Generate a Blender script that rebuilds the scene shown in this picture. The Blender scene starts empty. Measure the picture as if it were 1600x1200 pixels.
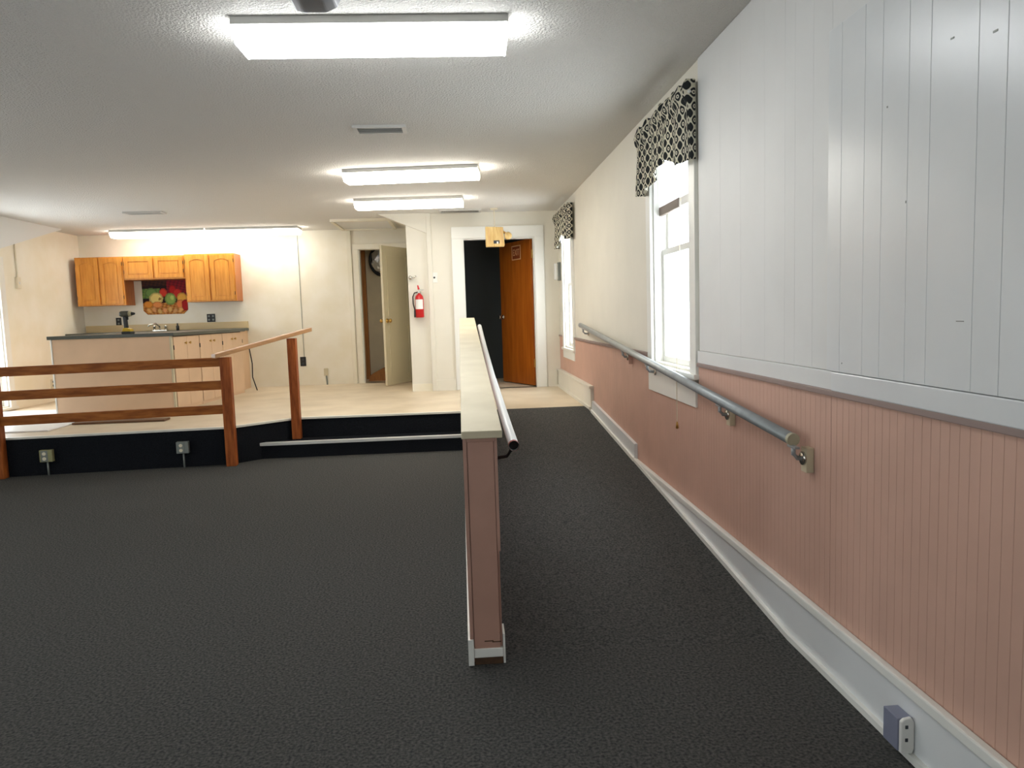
import bpy, bmesh, math, random
from mathutils import Vector, Matrix
random.seed(7)
C = bpy.context.scene.collection
S = bpy.context.scene
PI = math.pi

# ------------------------------------------------------------------ camera
cam_d = bpy.data.cameras.new('camera'); cam = bpy.data.objects.new('camera', cam_d); C.objects.link(cam)
cam_d.sensor_width = 36.0; cam_d.lens = 36.0 * 1170 / 1600; cam_d.clip_start = 0.05
YAW, PITCH, ROLL = 0.06525, 0.09478, 0.03160
fw = Vector((math.sin(YAW) * math.cos(PITCH), math.cos(YAW) * math.cos(PITCH), -math.sin(PITCH)))
rt = Vector((math.cos(YAW), -math.sin(YAW), 0)); dn = fw.cross(rt)
r2 = math.cos(ROLL) * rt + math.sin(ROLL) * dn
d2 = -math.sin(ROLL) * rt + math.cos(ROLL) * dn
M = Matrix((r2, -d2, -fw)).transposed().to_4x4(); M.translation = Vector((0, 0, 1.36))
cam.matrix_world = M
S.camera = cam

# ------------------------------------------------------------------ world, exposure
w = bpy.data.worlds.new('overcast_sky'); S.world = w; w.use_nodes = True
bg = w.node_tree.nodes['Background']; bg.inputs[0].default_value = (0.88, 0.94, 1.0, 1); bg.inputs[1].default_value = 7.5
S.view_settings.view_transform = 'Standard'; S.view_settings.look = 'None'
S.view_settings.gamma = 1; S.view_settings.use_curve_mapping = False
S.view_settings.exposure = 0.5

def portal(name, loc, rot, sx, sy):
    l = bpy.data.lights.new(name, 'AREA'); l.shape = 'RECTANGLE'; l.size = sx; l.size_y = sy
    l.cycles.is_portal = True
    o = bpy.data.objects.new(name, l); C.objects.link(o); o.location = loc; o.rotation_euler = rot
    return o

# ------------------------------------------------------------------ helpers
def lin(c):
    c = c / 255.0
    return c / 12.92 if c <= 0.04045 else ((c + 0.055) / 1.055) ** 2.4
def rgb(r, g, b): return (lin(r), lin(g), lin(b), 1)

def mat(name, col, rough=0.6, metal=0.0, var=0.0, vscale=8.0, bump=0.0, bscale=60.0, emit=None, estr=0.0, spec=0.5, vcol=None, stretch=None, detail=4):
    m = bpy.data.materials.new(name); m.use_nodes = True
    nt = m.node_tree; b = nt.nodes['Principled BSDF']
    b.inputs['Base Color'].default_value = col; b.inputs['Roughness'].default_value = rough
    b.inputs['Metallic'].default_value = metal; b.inputs['Specular IOR Level'].default_value = spec
    tc = nt.nodes.new('ShaderNodeTexCoord')
    vec = tc.outputs['Object']
    if stretch:
        mp = nt.nodes.new('ShaderNodeMapping'); mp.inputs['Scale'].default_value = stretch
        nt.links.new(vec, mp.inputs['Vector']); vec = mp.outputs['Vector']
    if var:
        n = nt.nodes.new('ShaderNodeTexNoise'); n.inputs['Scale'].default_value = vscale; n.inputs['Detail'].default_value = detail
        nt.links.new(vec, n.inputs['Vector'])
        cr = nt.nodes.new('ShaderNodeValToRGB')
        c2 = vcol if vcol else tuple(max(0, x * (1 - var)) for x in col[:3]) + (1,)
        c1 = col
        cr.color_ramp.elements[0].color = c2; cr.color_ramp.elements[1].color = c1
        cr.color_ramp.elements[0].position = 0.32; cr.color_ramp.elements[1].position = 0.68
        nt.links.new(n.outputs['Fac'], cr.inputs['Fac']); nt.links.new(cr.outputs['Color'], b.inputs['Base Color'])
    if bump:
        n2 = nt.nodes.new('ShaderNodeTexNoise'); n2.inputs['Scale'].default_value = bscale; n2.inputs['Detail'].default_value = 3
        nt.links.new(vec, n2.inputs['Vector'])
        bp = nt.nodes.new('ShaderNodeBump'); bp.inputs['Strength'].default_value = bump; bp.inputs['Distance'].default_value = 0.02
        nt.links.new(n2.outputs['Fac'], bp.inputs['Height']); nt.links.new(bp.outputs['Normal'], b.inputs['Normal'])
    if emit:
        b.inputs['Emission Color'].default_value = emit; b.inputs['Emission Strength'].default_value = estr
    return m

def obj(name, verts, faces, m, parent=None, smooth=False, bevel=0.0, loc=None):
    me = bpy.data.meshes.new(name); me.from_pydata([tuple(v) for v in verts], [], faces)
    bm = bmesh.new(); bm.from_mesh(me); bmesh.ops.recalc_face_normals(bm, faces=bm.faces)
    if bevel:
        bmesh.ops.bevel(bm, geom=list(bm.edges), offset=bevel, segments=2, affect='EDGES', profile=0.5)
    bm.to_mesh(me); bm.free()
    me.materials.append(m)
    if smooth:
        for p in me.polygons: p.use_smooth = True
    o = bpy.data.objects.new(name, me); C.objects.link(o)
    if parent: o.parent = parent
    if loc: o.location = loc
    return o

class G:
    """collects simple solids for one mesh"""
    def __init__(s): s.v = []; s.f = []
    def add(s, v, f):
        n = len(s.v); s.v += [tuple(x) for x in v]; s.f += [tuple(i + n for i in q) for q in f]; return s
    def box(s, a, b):
        x0, y0, z0 = a; x1, y1, z1 = b
        return s.add([(x0,y0,z0),(x1,y0,z0),(x1,y1,z0),(x0,y1,z0),(x0,y0,z1),(x1,y0,z1),(x1,y1,z1),(x0,y1,z1)],
                     [(0,3,2,1),(4,5,6,7),(0,1,5,4),(1,2,6,5),(2,3,7,6),(3,0,4,7)])
    def prism(s, poly, axis, a, b):
        """poly of 2D points extruded along axis from a to b; axis x: (y,z), y: (x,z), z: (x,y)"""
        def P(p, t):
            return {'x': (t, p[0], p[1]), 'y': (p[0], t, p[1]), 'z': (p[0], p[1], t)}[axis]
        n = len(poly)
        v = [P(p, a) for p in poly] + [P(p, b) for p in poly]
        f = [tuple(range(n)), tuple(range(n, 2 * n))] + [(i, (i + 1) % n, n + (i + 1) % n, n + i) for i in range(n)]
        return s.add(v, f)
    def tube(s, pts, r, n=14, cap=True, hollow=False):
        pts = [Vector(p) for p in pts]; rings = []
        rr = r if isinstance(r, (list, tuple)) else [r] * len(pts)
        base = len(s.v)
        for i, p in enumerate(pts):
            t = (pts[min(i + 1, len(pts) - 1)] - pts[max(i - 1, 0)]).normalized()
            up = Vector((0, 0, 1)) if abs(t.z) < 0.9 else Vector((0, 1, 0))
            a = t.cross(up).normalized(); b = t.cross(a).normalized()
            s.v += [tuple(p + rr[i] * (math.cos(2 * PI * k / n) * a + math.sin(2 * PI * k / n) * b)) for k in range(n)]
        for i in range(len(pts) - 1):
            for k in range(n):
                s.f.append((base + i * n + k, base + i * n + (k + 1) % n, base + (i + 1) * n + (k + 1) % n, base + (i + 1) * n + k))
        if cap:
            s.f.append(tuple(base + k for k in range(n))); s.f.append(tuple(base + (len(pts) - 1) * n + k for k in range(n)))
        return s
    def lathe(s, prof, n=20, c=(0, 0, 0), axis='z'):
        base = len(s.v)
        for r, h in prof:
            for k in range(n):
                a = 2 * PI * k / n; x, y = r * math.cos(a), r * math.sin(a)
                p = {'z': (x, y, h), 'y': (x, h, y), 'x': (h, x, y)}[axis]
                s.v.append((c[0] + p[0], c[1] + p[1], c[2] + p[2]))
        for i in range(len(prof) - 1):
            for k in range(n):
                s.f.append((base + i * n + k, base + i * n + (k + 1) % n, base + (i + 1) * n + (k + 1) % n, base + (i + 1) * n + k))
        s.f.append(tuple(base + k for k in range(n))); s.f.append(tuple(base + (len(prof) - 1) * n + k for k in range(n)))
        return s
    def build(s, name, m, parent=None, smooth=False, bevel=0.0, loc=None):
        return obj(name, s.v, s.f, m, parent, smooth, bevel, loc)

def bx(name, a, b, m, parent=None, bevel=0.0): return G().box(a, b).build(name, m, parent, bevel=bevel)
def struct(o, label=None, cat=None):
    o['kind'] = 'structure'
    if label: o['label'] = label
    if cat: o['category'] = cat
    return o
def tag(o, label, cat, group=None):
    o['label'] = label; o['category'] = cat
    if group: o['group'] = group
    return o
def thing(name, loc=(0, 0, 0), rotz=0.0, label=None, cat=None, group=None):
    o = bpy.data.objects.new(name, None); C.objects.link(o); o.location = loc; o.rotation_euler = (0, 0, rotz)
    o.empty_display_size = 0.05
    if label: tag(o, label, cat, group)
    return o
def smooth_by_angle(o, ang=0.6):
    for p in o.data.polygons: p.use_smooth = True
    try: o.data.set_sharp_from_angle(angle=ang)
    except Exception: pass
    return o

# ------------------------------------------------------------------ materials
CARPET = mat('charcoal_carpet', rgb(98, 97, 93), 1.0, var=0.35, vscale=95, bump=0.5, bscale=220, spec=0.05, detail=6, vcol=rgb(56, 57, 58))
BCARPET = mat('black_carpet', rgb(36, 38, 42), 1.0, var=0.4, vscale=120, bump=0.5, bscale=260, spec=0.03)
VINYL = mat('tan_vinyl', rgb(222, 206, 180), 0.42, var=0.25, vscale=2.2, vcol=rgb(202, 184, 156), spec=0.4)
WHITE = mat('white_wall_paint', rgb(224, 224, 222), 0.5, var=0.05, vscale=3)
PANEL = mat('white_panel_paint', rgb(222, 224, 224), 0.28, var=0.04, vscale=4, bump=0.03, bscale=9)
CREAM = mat('cream_wall_paint', rgb(239, 233, 218), 0.6, var=0.05, vscale=3, vcol=rgb(232, 224, 202))
CREAMW = mat('cream_white_wall', rgb(226, 221, 207), 0.6, var=0.04, vscale=3)
TRIMW = mat('white_trim_gloss', rgb(232, 231, 224), 0.35)
PINK = mat('dusty_pink_paint', rgb(206, 166, 147), 0.55, var=0.08, vscale=5)
PINKL = mat('pale_pink_panel', rgb(228, 194, 160), 0.5, var=0.1, vscale=3)
PINKE = mat('mauve_pink_board', rgb(186, 145, 128), 0.5, var=0.1, vscale=6)
CAPR = mat('taupe_cap_rail', rgb(150, 130, 124), 0.5)
CEIL = mat('popcorn_ceiling', rgb(226, 223, 217), 0.95, bump=0.75, bscale=85, spec=0.05)
CEILS = mat('soffit_white', rgb(230, 230, 228), 0.8, spec=0.1)
OAK = mat('honey_oak', rgb(226, 156, 66), 0.35, var=0.3, vscale=6, stretch=(6, 6, 0.7), vcol=rgb(204, 130, 44))
OAKD = mat('oak_side', rgb(196, 118, 52), 0.4, var=0.25, vscale=6, stretch=(6, 6, 0.7), vcol=rgb(170, 92, 36))
RAILW = mat('stained_pine', rgb(170, 102, 42), 0.5, var=0.35, vscale=5, stretch=(1, 6, 6), vcol=rgb(126, 66, 22), spec=0.2)
POSTW = mat('stained_pine_post', rgb(170, 94, 42), 0.5, var=0.35, vscale=5, stretch=(7, 7, 1), vcol=rgb(122, 58, 22), spec=0.2)
TOPW = mat('worn_pine_handrail', rgb(190, 142, 96), 0.4, var=0.25, vscale=5, stretch=(2, 2, 8))
DOORB = mat('brown_door_veneer', rgb(180, 100, 28), 0.4, var=0.3, vscale=4, stretch=(5, 5, 0.5), vcol=rgb(154, 78, 16), spec=0.3)
CAPW = mat('worn_cream_cap', rgb(212, 201, 172), 0.5, var=0.12, vscale=5, vcol=rgb(200, 188, 158))
GALV = mat('galvanised_pipe', rgb(168, 172, 172), 0.42, metal=0.35, var=0.15, vscale=20)
PIPEW = mat('white_painted_pipe', rgb(232, 236, 236), 0.35)
BLACK = mat('black_iron', rgb(28, 26, 26), 0.5)
DARKG = mat('dark_grey_plastic', rgb(52, 56, 62), 0.5)
CHROME = mat('brushed_chrome', rgb(200, 196, 186), 0.25, metal=1.0)
BRASS = mat('brass', rgb(196, 158, 88), 0.3, metal=1.0)
ALUM = mat('aluminium_nosing', rgb(214, 214, 208), 0.4, metal=0.25)
NOSEW = mat('pale_floor_nosing', rgb(226, 222, 210), 0.45)
LAMIN = mat('dark_green_grey_laminate', rgb(74, 78, 70), 0.35)
SPLASH = mat('beige_backsplash', rgb(216, 192, 146), 0.4)
RED = mat('extinguisher_red', rgb(196, 24, 28), 0.3)
LABELW = mat('white_label', rgb(230, 228, 222), 0.5)
IVORY = mat('ivory_plastic', rgb(226, 216, 192), 0.45)
YELL = mat('yellow_plastic', rgb(206, 168, 24), 0.45)
GREYM = mat('grey_metal_box', rgb(130, 134, 128), 0.45, metal=0.3)
BLUEG = mat('blue_grey_plate', rgb(136, 140, 160), 0.4, metal=0.2)
CLOSD = mat('olive_cream_door', rgb(212, 202, 172), 0.5)
DARKR = mat('dark_room_paint', rgb(58, 64, 66), 0.8)  # unlit darkness beyond the exit door, put into the wall colour
STUD = mat('bare_stud_wood', rgb(176, 116, 60), 0.7, var=0.3, vscale=6, stretch=(8, 8, 1))
DRYW = mat('bare_drywall', rgb(222, 212, 188), 0.8, var=0.1, vscale=4)
VENT = mat('vent_metal', rgb(196, 194, 188), 0.45)
VENTD = mat('vent_slot_dark', rgb(90, 90, 88), 0.6)
FOIL = mat('silver_foil', rgb(236, 236, 236), 0.3, metal=0.6, bump=1.0, bscale=16)
YSIGN = mat('yellowed_plastic', rgb(232, 204, 140), 0.45, var=0.25, vscale=14, stretch=(3, 3, 0.4), vcol=rgb(206, 162, 92))
SIGNT = mat('sign_cream', rgb(222, 176, 128), 0.5)
BROWNS = mat('brown_board', rgb(118, 84, 56), 0.6, var=0.3, vscale=6, stretch=(1, 8, 8))
SCUFF = mat('bare_chipped_wood', rgb(84, 58, 36), 0.8, var=0.4, vscale=30)

def lens_mat(name, col, s):
    m = mat(name, (0.9, 0.9, 0.9, 1), 0.4, emit=col, estr=s); return m
LENS_N = lens_mat('cool_fluorescent_lens', (0.95, 0.98, 1.0, 1), 12.0)
LENS_M = lens_mat('neutral_fluorescent_lens', (1.0, 0.955, 0.86, 1), 20.0)
LENS_F = lens_mat('far_fluorescent_lens', (1.0, 0.96, 0.88, 1), 11.0)
LENS_W = lens_mat('warm_fluorescent_lens', (1.0, 0.965, 0.88, 1), 8.5)

def glass_mat():
    m = bpy.data.materials.new('window_glass'); m.use_nodes = True; nt = m.node_tree
    nt.nodes.remove(nt.nodes['Principled BSDF'])
    out = nt.nodes['Material Output']; mx = nt.nodes.new('ShaderNodeMixShader')
    t = nt.nodes.new('ShaderNodeBsdfTransparent'); t.inputs[0].default_value = (0.97, 0.98, 0.98, 1)
    g = nt.nodes.new('ShaderNodeBsdfGlossy'); g.inputs['Roughness'].default_value = 0.02
    mx.inputs[0].default_value = 0.06
    nt.links.new(t.outputs[0], mx.inputs[1]); nt.links.new(g.outputs[0], mx.inputs[2]); nt.links.new(mx.outputs[0], out.inputs[0])
    return m
GLASS = glass_mat()

def cloth_mat():
    m = bpy.data.materials.new('trellis_print_cotton'); m.use_nodes = True; nt = m.node_tree
    b = nt.nodes['Principled BSDF']; b.inputs['Roughness'].default_value = 0.9
    uv = nt.nodes.new('ShaderNodeUVMap'); sep = nt.nodes.new('ShaderNodeSeparateXYZ'); nt.links.new(uv.outputs[0], sep.inputs[0])
    def math_(op, a, bb=None, v=None):
        n = nt.nodes.new('ShaderNodeMath'); n.operation = op
        nt.links.new(a, n.inputs[0])
        if bb is not None: nt.links.new(bb, n.inputs[1])
        elif v is not None: n.inputs[1].default_value = v
        return n.outputs[0]
    k = 2 * PI / 0.058
    cu = math_('COSINE', math_('MULTIPLY', sep.outputs[0], v=k))
    cv = math_('COSINE', math_('MULTIPLY', sep.outputs[1], v=k * 0.8))
    F = math_('ADD', cu, cv)
    line = math_('LESS_THAN', math_('ABSOLUTE', F), v=0.5)
    ring = math_('LESS_THAN', math_('ABSOLUTE', math_('SUBTRACT', F, v=1.75)), v=0.18)
    fac = math_('MAXIMUM', line, ring)
    mix = nt.nodes.new('ShaderNodeMix'); mix.data_type = 'RGBA'
    mix.inputs[6].default_value = rgb(42, 44, 44); mix.inputs[7].default_value = rgb(226, 220, 200)
    nt.links.new(fac, mix.inputs[0]); nt.links.new(mix.outputs[2], b.inputs['Base Color'])
    tr = nt.nodes.new('ShaderNodeBsdfTranslucent'); nt.links.new(mix.outputs[2], tr.inputs[0])
    ms = nt.nodes.new('ShaderNodeMixShader'); ms.inputs[0].default_value = 0.3
    nt.links.new(b.outputs[0], ms.inputs[1]); nt.links.new(tr.outputs[0], ms.inputs[2])
    nt.links.new(ms.outputs[0], nt.nodes['Material Output'].inputs[0])
    return m
CLOTH = cloth_mat()
def sheer_mat():
    m = bpy.data.materials.new('translucent_blind'); m.use_nodes = True; nt = m.node_tree
    nt.nodes.remove(nt.nodes['Principled BSDF'])
    d = nt.nodes.new('ShaderNodeBsdfDiffuse'); d.inputs[0].default_value = (0.85, 0.85, 0.85, 1)
    t = nt.nodes.new('ShaderNodeBsdfTranslucent'); t.inputs[0].default_value = (0.9, 0.9, 0.9, 1)
    mx = nt.nodes.new('ShaderNodeMixShader'); mx.inputs[0].default_value = 0.7
    nt.links.new(d.outputs[0], mx.inputs[1]); nt.links.new(t.outputs[0], mx.inputs[2]); nt.links.new(mx.outputs[0], nt.nodes['Material Output'].inputs[0])
    return m
SHEER = sheer_mat()

# ------------------------------------------------------------------ room shell
XL, XR, YB, YE, YR, ZC, PH = -5.55, 1.32, 11.52, 9.95, -2.6, 2.68, 0.36
T = 0.14
# rect-with-holes wall in the plane of (u,z)
def wall_rects(u0, u1, z0, z1, holes):
    us = sorted({u0, u1} | {h[0] for h in holes} | {h[1] for h in holes}); zs = sorted({z0, z1} | {h[2] for h in holes} | {h[3] for h in holes})
    out = []
    for a, b in zip(us, us[1:]):
        for c, d in zip(zs, zs[1:]):
            cu, cz = (a + b) / 2, (c + d) / 2
            if u0 <= cu <= u1 and z0 <= cz <= z1 and not any(h[0] < cu < h[1] and h[2] < cz < h[3] for h in holes): out.append((a, b, c, d))
    return out
def wall_x(name, x0, x1, u0, u1, z0, z1, holes, m):
    g = G()
    for a, b, c, d in wall_rects(u0, u1, z0, z1, holes): g.box((x0, a, c), (x1, b, d))
    return struct(g.build(name, m))
def wall_y(name, y0, y1, u0, u1, z0, z1, holes, m):
    g = G()
    for a, b, c, d in wall_rects(u0, u1, z0, z1, holes): g.box((a, y0, c), (b, y1, d))
    return struct(g.build(name, m))

W1 = (4.20, 5.06, 1.00, 2.46)      # right window by the ramp
W2 = (8.72, 9.46, 0.92, 2.46)
W3 = (8.30, 9.50, 0.42, 2.12)      # glazed opening, left wall
wall_right = wall_x('wall_right', XR, XR + T, YR - T, YE + T, 0, ZC, [W1, W2, (-1.6, -0.6, 0.95, 2.4)], CREAMW)
wall_left = wall_x('wall_left', XL - T, XL, YR - T, YB + T, 0, ZC, [W3, (0.6, 1.7, 0.95, 2.4), (3.6, 4.7, 0.95, 2.4)], CREAM)
wall_back = wall_y('wall_back', YB, YB + T, XL, 1.32 + T, 0, ZC, [(-1.50, -0.74, PH, 2.375)], CREAM)
wall_exit = wall_y('wall_exit', YE, YE + 0.12, -0.67, XR, 0, ZC, [(0.06, 1.00, PH, 2.345)], CREAMW)
wall_rear = wall_y('wall_rear', YR - T, YR, XL, XR, 0, ZC, [(-4.2, -2.9, 0.9, 2.3)], WHITE)
wall_hall = struct(bx('wall_hall', (-0.67, YE + 0.12, 0), (-0.55, YB, ZC), CREAM))
ceiling = struct(bx('ceiling', (XL - T, YR - T, ZC), (XR + T, YB + T, ZC + 0.1), CEIL))
# dark room behind the exit door and the closet behind the kitchen wall
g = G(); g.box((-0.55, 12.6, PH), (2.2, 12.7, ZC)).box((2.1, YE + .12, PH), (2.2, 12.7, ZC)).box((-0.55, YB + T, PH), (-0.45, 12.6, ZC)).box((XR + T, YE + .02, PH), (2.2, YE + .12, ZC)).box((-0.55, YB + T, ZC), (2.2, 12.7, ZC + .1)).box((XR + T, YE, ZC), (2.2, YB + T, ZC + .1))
g.box((-0.545, YE + .125, PH), (-0.54, 12.6, ZC)).box((-0.54, YB - 0.01, PH), (1.46, YB - 0.004, ZC))  # thin dark sheets over the pale walls, standing in for shade
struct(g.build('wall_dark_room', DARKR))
g = G(); g.box((-1.62, 12.35, PH), (-0.62, 12.4, ZC)).box((-1.66, YB + T, PH), (-1.62, 12.4, ZC)).box((-0.62, YB + T, PH), (-0.58, 12.4, ZC)).box((-1.66, YB + T, ZC), (-0.58, 12.4, ZC + 0.1))
struct(g.build('wall_closet', DRYW))

# floors
floor = struct(bx('floor', (XL - T, YR - T, -0.12), (XR + T, 12.7, 0.0), CARPET))
PE = [(XL, 6.98), (-4.22, 7.085), (-2.24, 7.24), (-1.70, 7.72), (-0.012, 7.70), (0.14, 7.75), (XR, 7.75), (XR, YE), (2.2, YE), (2.2, 12.7), (XL, 12.7)]
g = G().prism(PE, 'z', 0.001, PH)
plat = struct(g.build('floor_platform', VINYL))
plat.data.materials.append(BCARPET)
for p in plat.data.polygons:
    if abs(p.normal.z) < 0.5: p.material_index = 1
for i, (a, b) in enumerate(zip(PE[:4], PE[1:5])):
    va = Vector((a[0], a[1], 0)); vb = Vector((b[0], b[1], 0)); d = (vb - va).normalized(); n = Vector((d.y, -d.x, 0))
    q = [va - n * 0.045, va + n * 0.012, vb + n * 0.012, vb - n * 0.045]
    g = G().prism([(p.x, p.y) for p in q], 'z', PH - 0.014, PH + 0.004)
    g.build('nosing', NOSEW, plat)
ramp = struct(G().prism([(2.85, 0.001), (7.752, 0.001), (7.752, PH + 0.001)], 'x', 0.115, XR).build('ramp', CARPET))
step = thing('carpeted_step', (-1.03, 7.45, 0), 0, 'low black carpeted step with a bright metal nosing below the platform', 'step')
G().prism([(-1.0, 0.0), (1.015, 0.0), (1.015, 0.25), (-0.67, 0.27), (-0.98, 0.005)], 'z', 0.002, 0.148).build('step_body', BCARPET, step)
G().box((-1.02, -0.014, 0.130), (1.015, 0.035, 0.162)).build('nosing', ALUM, step, bevel=0.004)
G().prism([(-0.96, 0.035), (1.015, 0.035), (1.015, 0.25), (-0.67, 0.265)], 'z', 0.148, 0.156).build('tread', BCARPET, step)

# soffits and wedges at the ceiling
struct(G().prism([(10.75, ZC + .01), (8.9, 2.20), (8.9, ZC + .01)], 'x', XL, XL + 0.2).build('ceiling_soffit_left', CEILS))
struct(G().prism([(-1.04, ZC + .01), (-0.37, 2.41), (-0.37, ZC + .01)], 'y', YE - 0.03, YE + 0.14).build('ceiling_soffit_right', CREAMW))
struct(bx('trim_1', (-0.405, YE - 0.035, PH), (-0.345, YE + 0.01, ZC), CREAMW, bevel=0.004))
struct(bx('trim_2', (-1.66, YB - 0.035, PH), (-1.60, YB + 0.01, ZC), CREAM, bevel=0.004))
hatch = thing('attic_hatch', (-1.3, 10.85, ZC), 0, 'grey attic hatch panel framed into the ceiling before the closet', 'hatch')
G().box((-0.36, -0.5, -0.018), (0.36, 0.5, 0.0)).build('panel', CEILS, hatch)
for a, b in (((-0.4, -0.54, -0.035), (0.4, -0.5, 0)), ((-0.4, 0.5, -0.035), (0.4, 0.54, 0)), ((-0.4, -0.5, -0.035), (-0.36, 0.5, 0)), ((0.36, -0.5, -0.035), (0.4, 0.5, 0))):
    G().box(a, b).build('frame_strip', CREAM, hatch)

# ------------------------------------------------------------------ right wall: paneling
# upper white planks near the camera (proud of the wall), grooved
ed = [2.59, 2.50, 2.355, 2.255, 2.12, 2.02, 1.83, 1.73, 1.60, 1.50, 1.36, 1.27, 1.1, 0.9, 0.7, 0.5, 0.3, 0.1, -0.1, -0.3]
for a, b in zip(ed, ed[1:]):
    bx('plank', (XR - 0.022, b + 0.0005, 1.12), (XR - 0.001, a - 0.0005, 2.285), PANEL, wall_right, bevel=0.0012)
ed2 = [4.06, 3.72, 3.45, 3.17, 2.97, 2.88, 2.73, 2.592]
for a, b in zip(ed2, ed2[1:]):
    bx('plank', (XR - 0.009, b + 0.0003, 1.12), (XR - 0.001, a - 0.0003, ZC - 0.002), WHITE, wall_right, bevel=0.0007)
bx('wall_board', (XR - 0.009, -0.3, 2.287), (XR - 0.001, 2.5915, ZC - .002), WHITE, wall_right)
bx('rail_board', (XR - 0.026, -2.5, 1.05), (XR - 0.001, 2.55, 1.118), PANEL, wall_right, bevel=0.004)
bx('rail_board', (XR - 0.016, 2.552, 1.05), (XR - 0.001, 4.08, 1.118), WHITE, wall_right, bevel=0.003)
# wainscot sheets with real bead grooves
def wains_sheet(y0, y1, z0, z1):
    g = G(); pitch = 0.041; n = max(1, int(round((y1 - y0) / pitch))); p = (y1 - y0) / n
    prof = []
    X0, X1 = XR - 0.010, XR - 0.0088
    for i in range(n):
        a = y0 + i * p
        prof += [(X0, a + 0.0016), (X0, a + p - 0.0016), (X1, a + p - 0.0006), (X1, a + p + 0.0004)] if i < n - 1 else [(X0, a + 0.0016), (X0, a + p - 0.0015)]
    poly = [(XR - 0.001, y0 + 0.0015)] + prof + [(XR - 0.001, y1 - 0.0015)]
    g.prism(poly, 'z', z0, z1)
    return g.build('wainscot_sheet', PINK, wall_right)
sy = [-2.5, -1.0, 0.13, 1.35, 2.576, 3.46, 4.08]
for a, b in zip(sy, sy[1:]): wains_sheet(a, b, 0.02, 1.035)
wains_sheet(4.08, 5.18, 0.02, 0.90)
for a, b in ((5.18, 6.63), (6.63, 7.85), (7.85, 8.6)): wains_sheet(a, b, 0.02, 1.035)
wains_sheet(8.6, 9.58, 0.3, 0.86); wains_sheet(9.58, YE - .002, 0.3, 1.035)
for a, b in ((-2.5, 4.075), (5.19, 8.60), (9.59, YE - .002)):
    bx('cap_rail', (XR - 0.024, a, 1.03), (XR - 0.001, b, 1.052), CAPR, wall_right, bevel=0.003)
# scuffs on the white paneling
for (y, z, dy, dz) in ((1.925, 2.03, .014, .004), (1.765, 1.99, .016, .005), (2.225, 1.935, .005, .005), (2.123, 1.64, .003, .007), (1.86, 1.30, .03, .0025), (2.48, 1.15, .004, .004)):
    G().box((XR - 0.0232, y, z), (XR - 0.0215, y + dy, z + dz)).build('scuff_chip', GREYM, wall_right)

# baseboards
bb = struct(bx('baseboard_right', (XR - 0.030, -2.5, 0.001), (XR - 0.011, 5.56, 0.185), PANEL, bevel=0.003))
G().box((XR - 0.040, -2.5, 0.186), (XR - 0.011, 5.56, 0.222)).build('cap_moulding', TRIMW, bb, bevel=0.006)
rz = lambda y: max(0.0, (y - 2.85) / 4.9 * PH)
G().prism([(-2.5, 0.002), (2.85, 0.002), (5.56, rz(5.56)), (5.56, rz(5.56) + 0.026), (2.85, 0.024), (-2.5, 0.022)], 'x', XR - 0.047, XR - 0.029).build('shoe_moulding', TRIMW, bb)
b2 = struct(G().prism([(5.57, rz(5.57) - .01), (7.42, rz(7.42) - .01), (7.42, rz(7.42) + 0.115), (5.57, rz(5.57) + 0.135)], 'x', XR - 0.036, XR - 0.011).build('baseboard_ramp', PANEL))
G().prism([(5.57, rz(5.57)), (7.42, rz(7.42)), (7.42, rz(7.42) + 0.03), (5.57, rz(5.57) + 0.03)], 'x', XR - 0.05, XR - 0.036).build('shoe_moulding', TRIMW, b2)
b3 = struct(bx('baseboard_landing', (XR - 0.045, 7.43, PH - 0.04), (XR - 0.011, YE - 0.002, 0.575), CREAMW, bevel=0.003))
G().box((XR - 0.06, 7.42, 0.576), (XR - 0.011, YE - 0.002, 0.602)).build('cap_moulding', CREAMW, b3, bevel=0.004)
G().box((XR - 0.062, 7.44, PH + .001), (XR - 0.045, YE - 0.002, PH + 0.03)).build('shoe_moulding', CREAMW, b3)
struct(bx('baseboard_exit', (1.135, YE - 0.02, PH), (XR - 0.062, YE, 0.575), CREAMW))
struct(bx('baseboard_exit', (-0.345, YE - 0.02, PH), (-0.09, YE, 0.50), CREAMW))
struct(bx('baseboard_exit', (-0.67, YE - 0.012, PH), (-0.405, YE, 0.46), CREAM))

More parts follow.
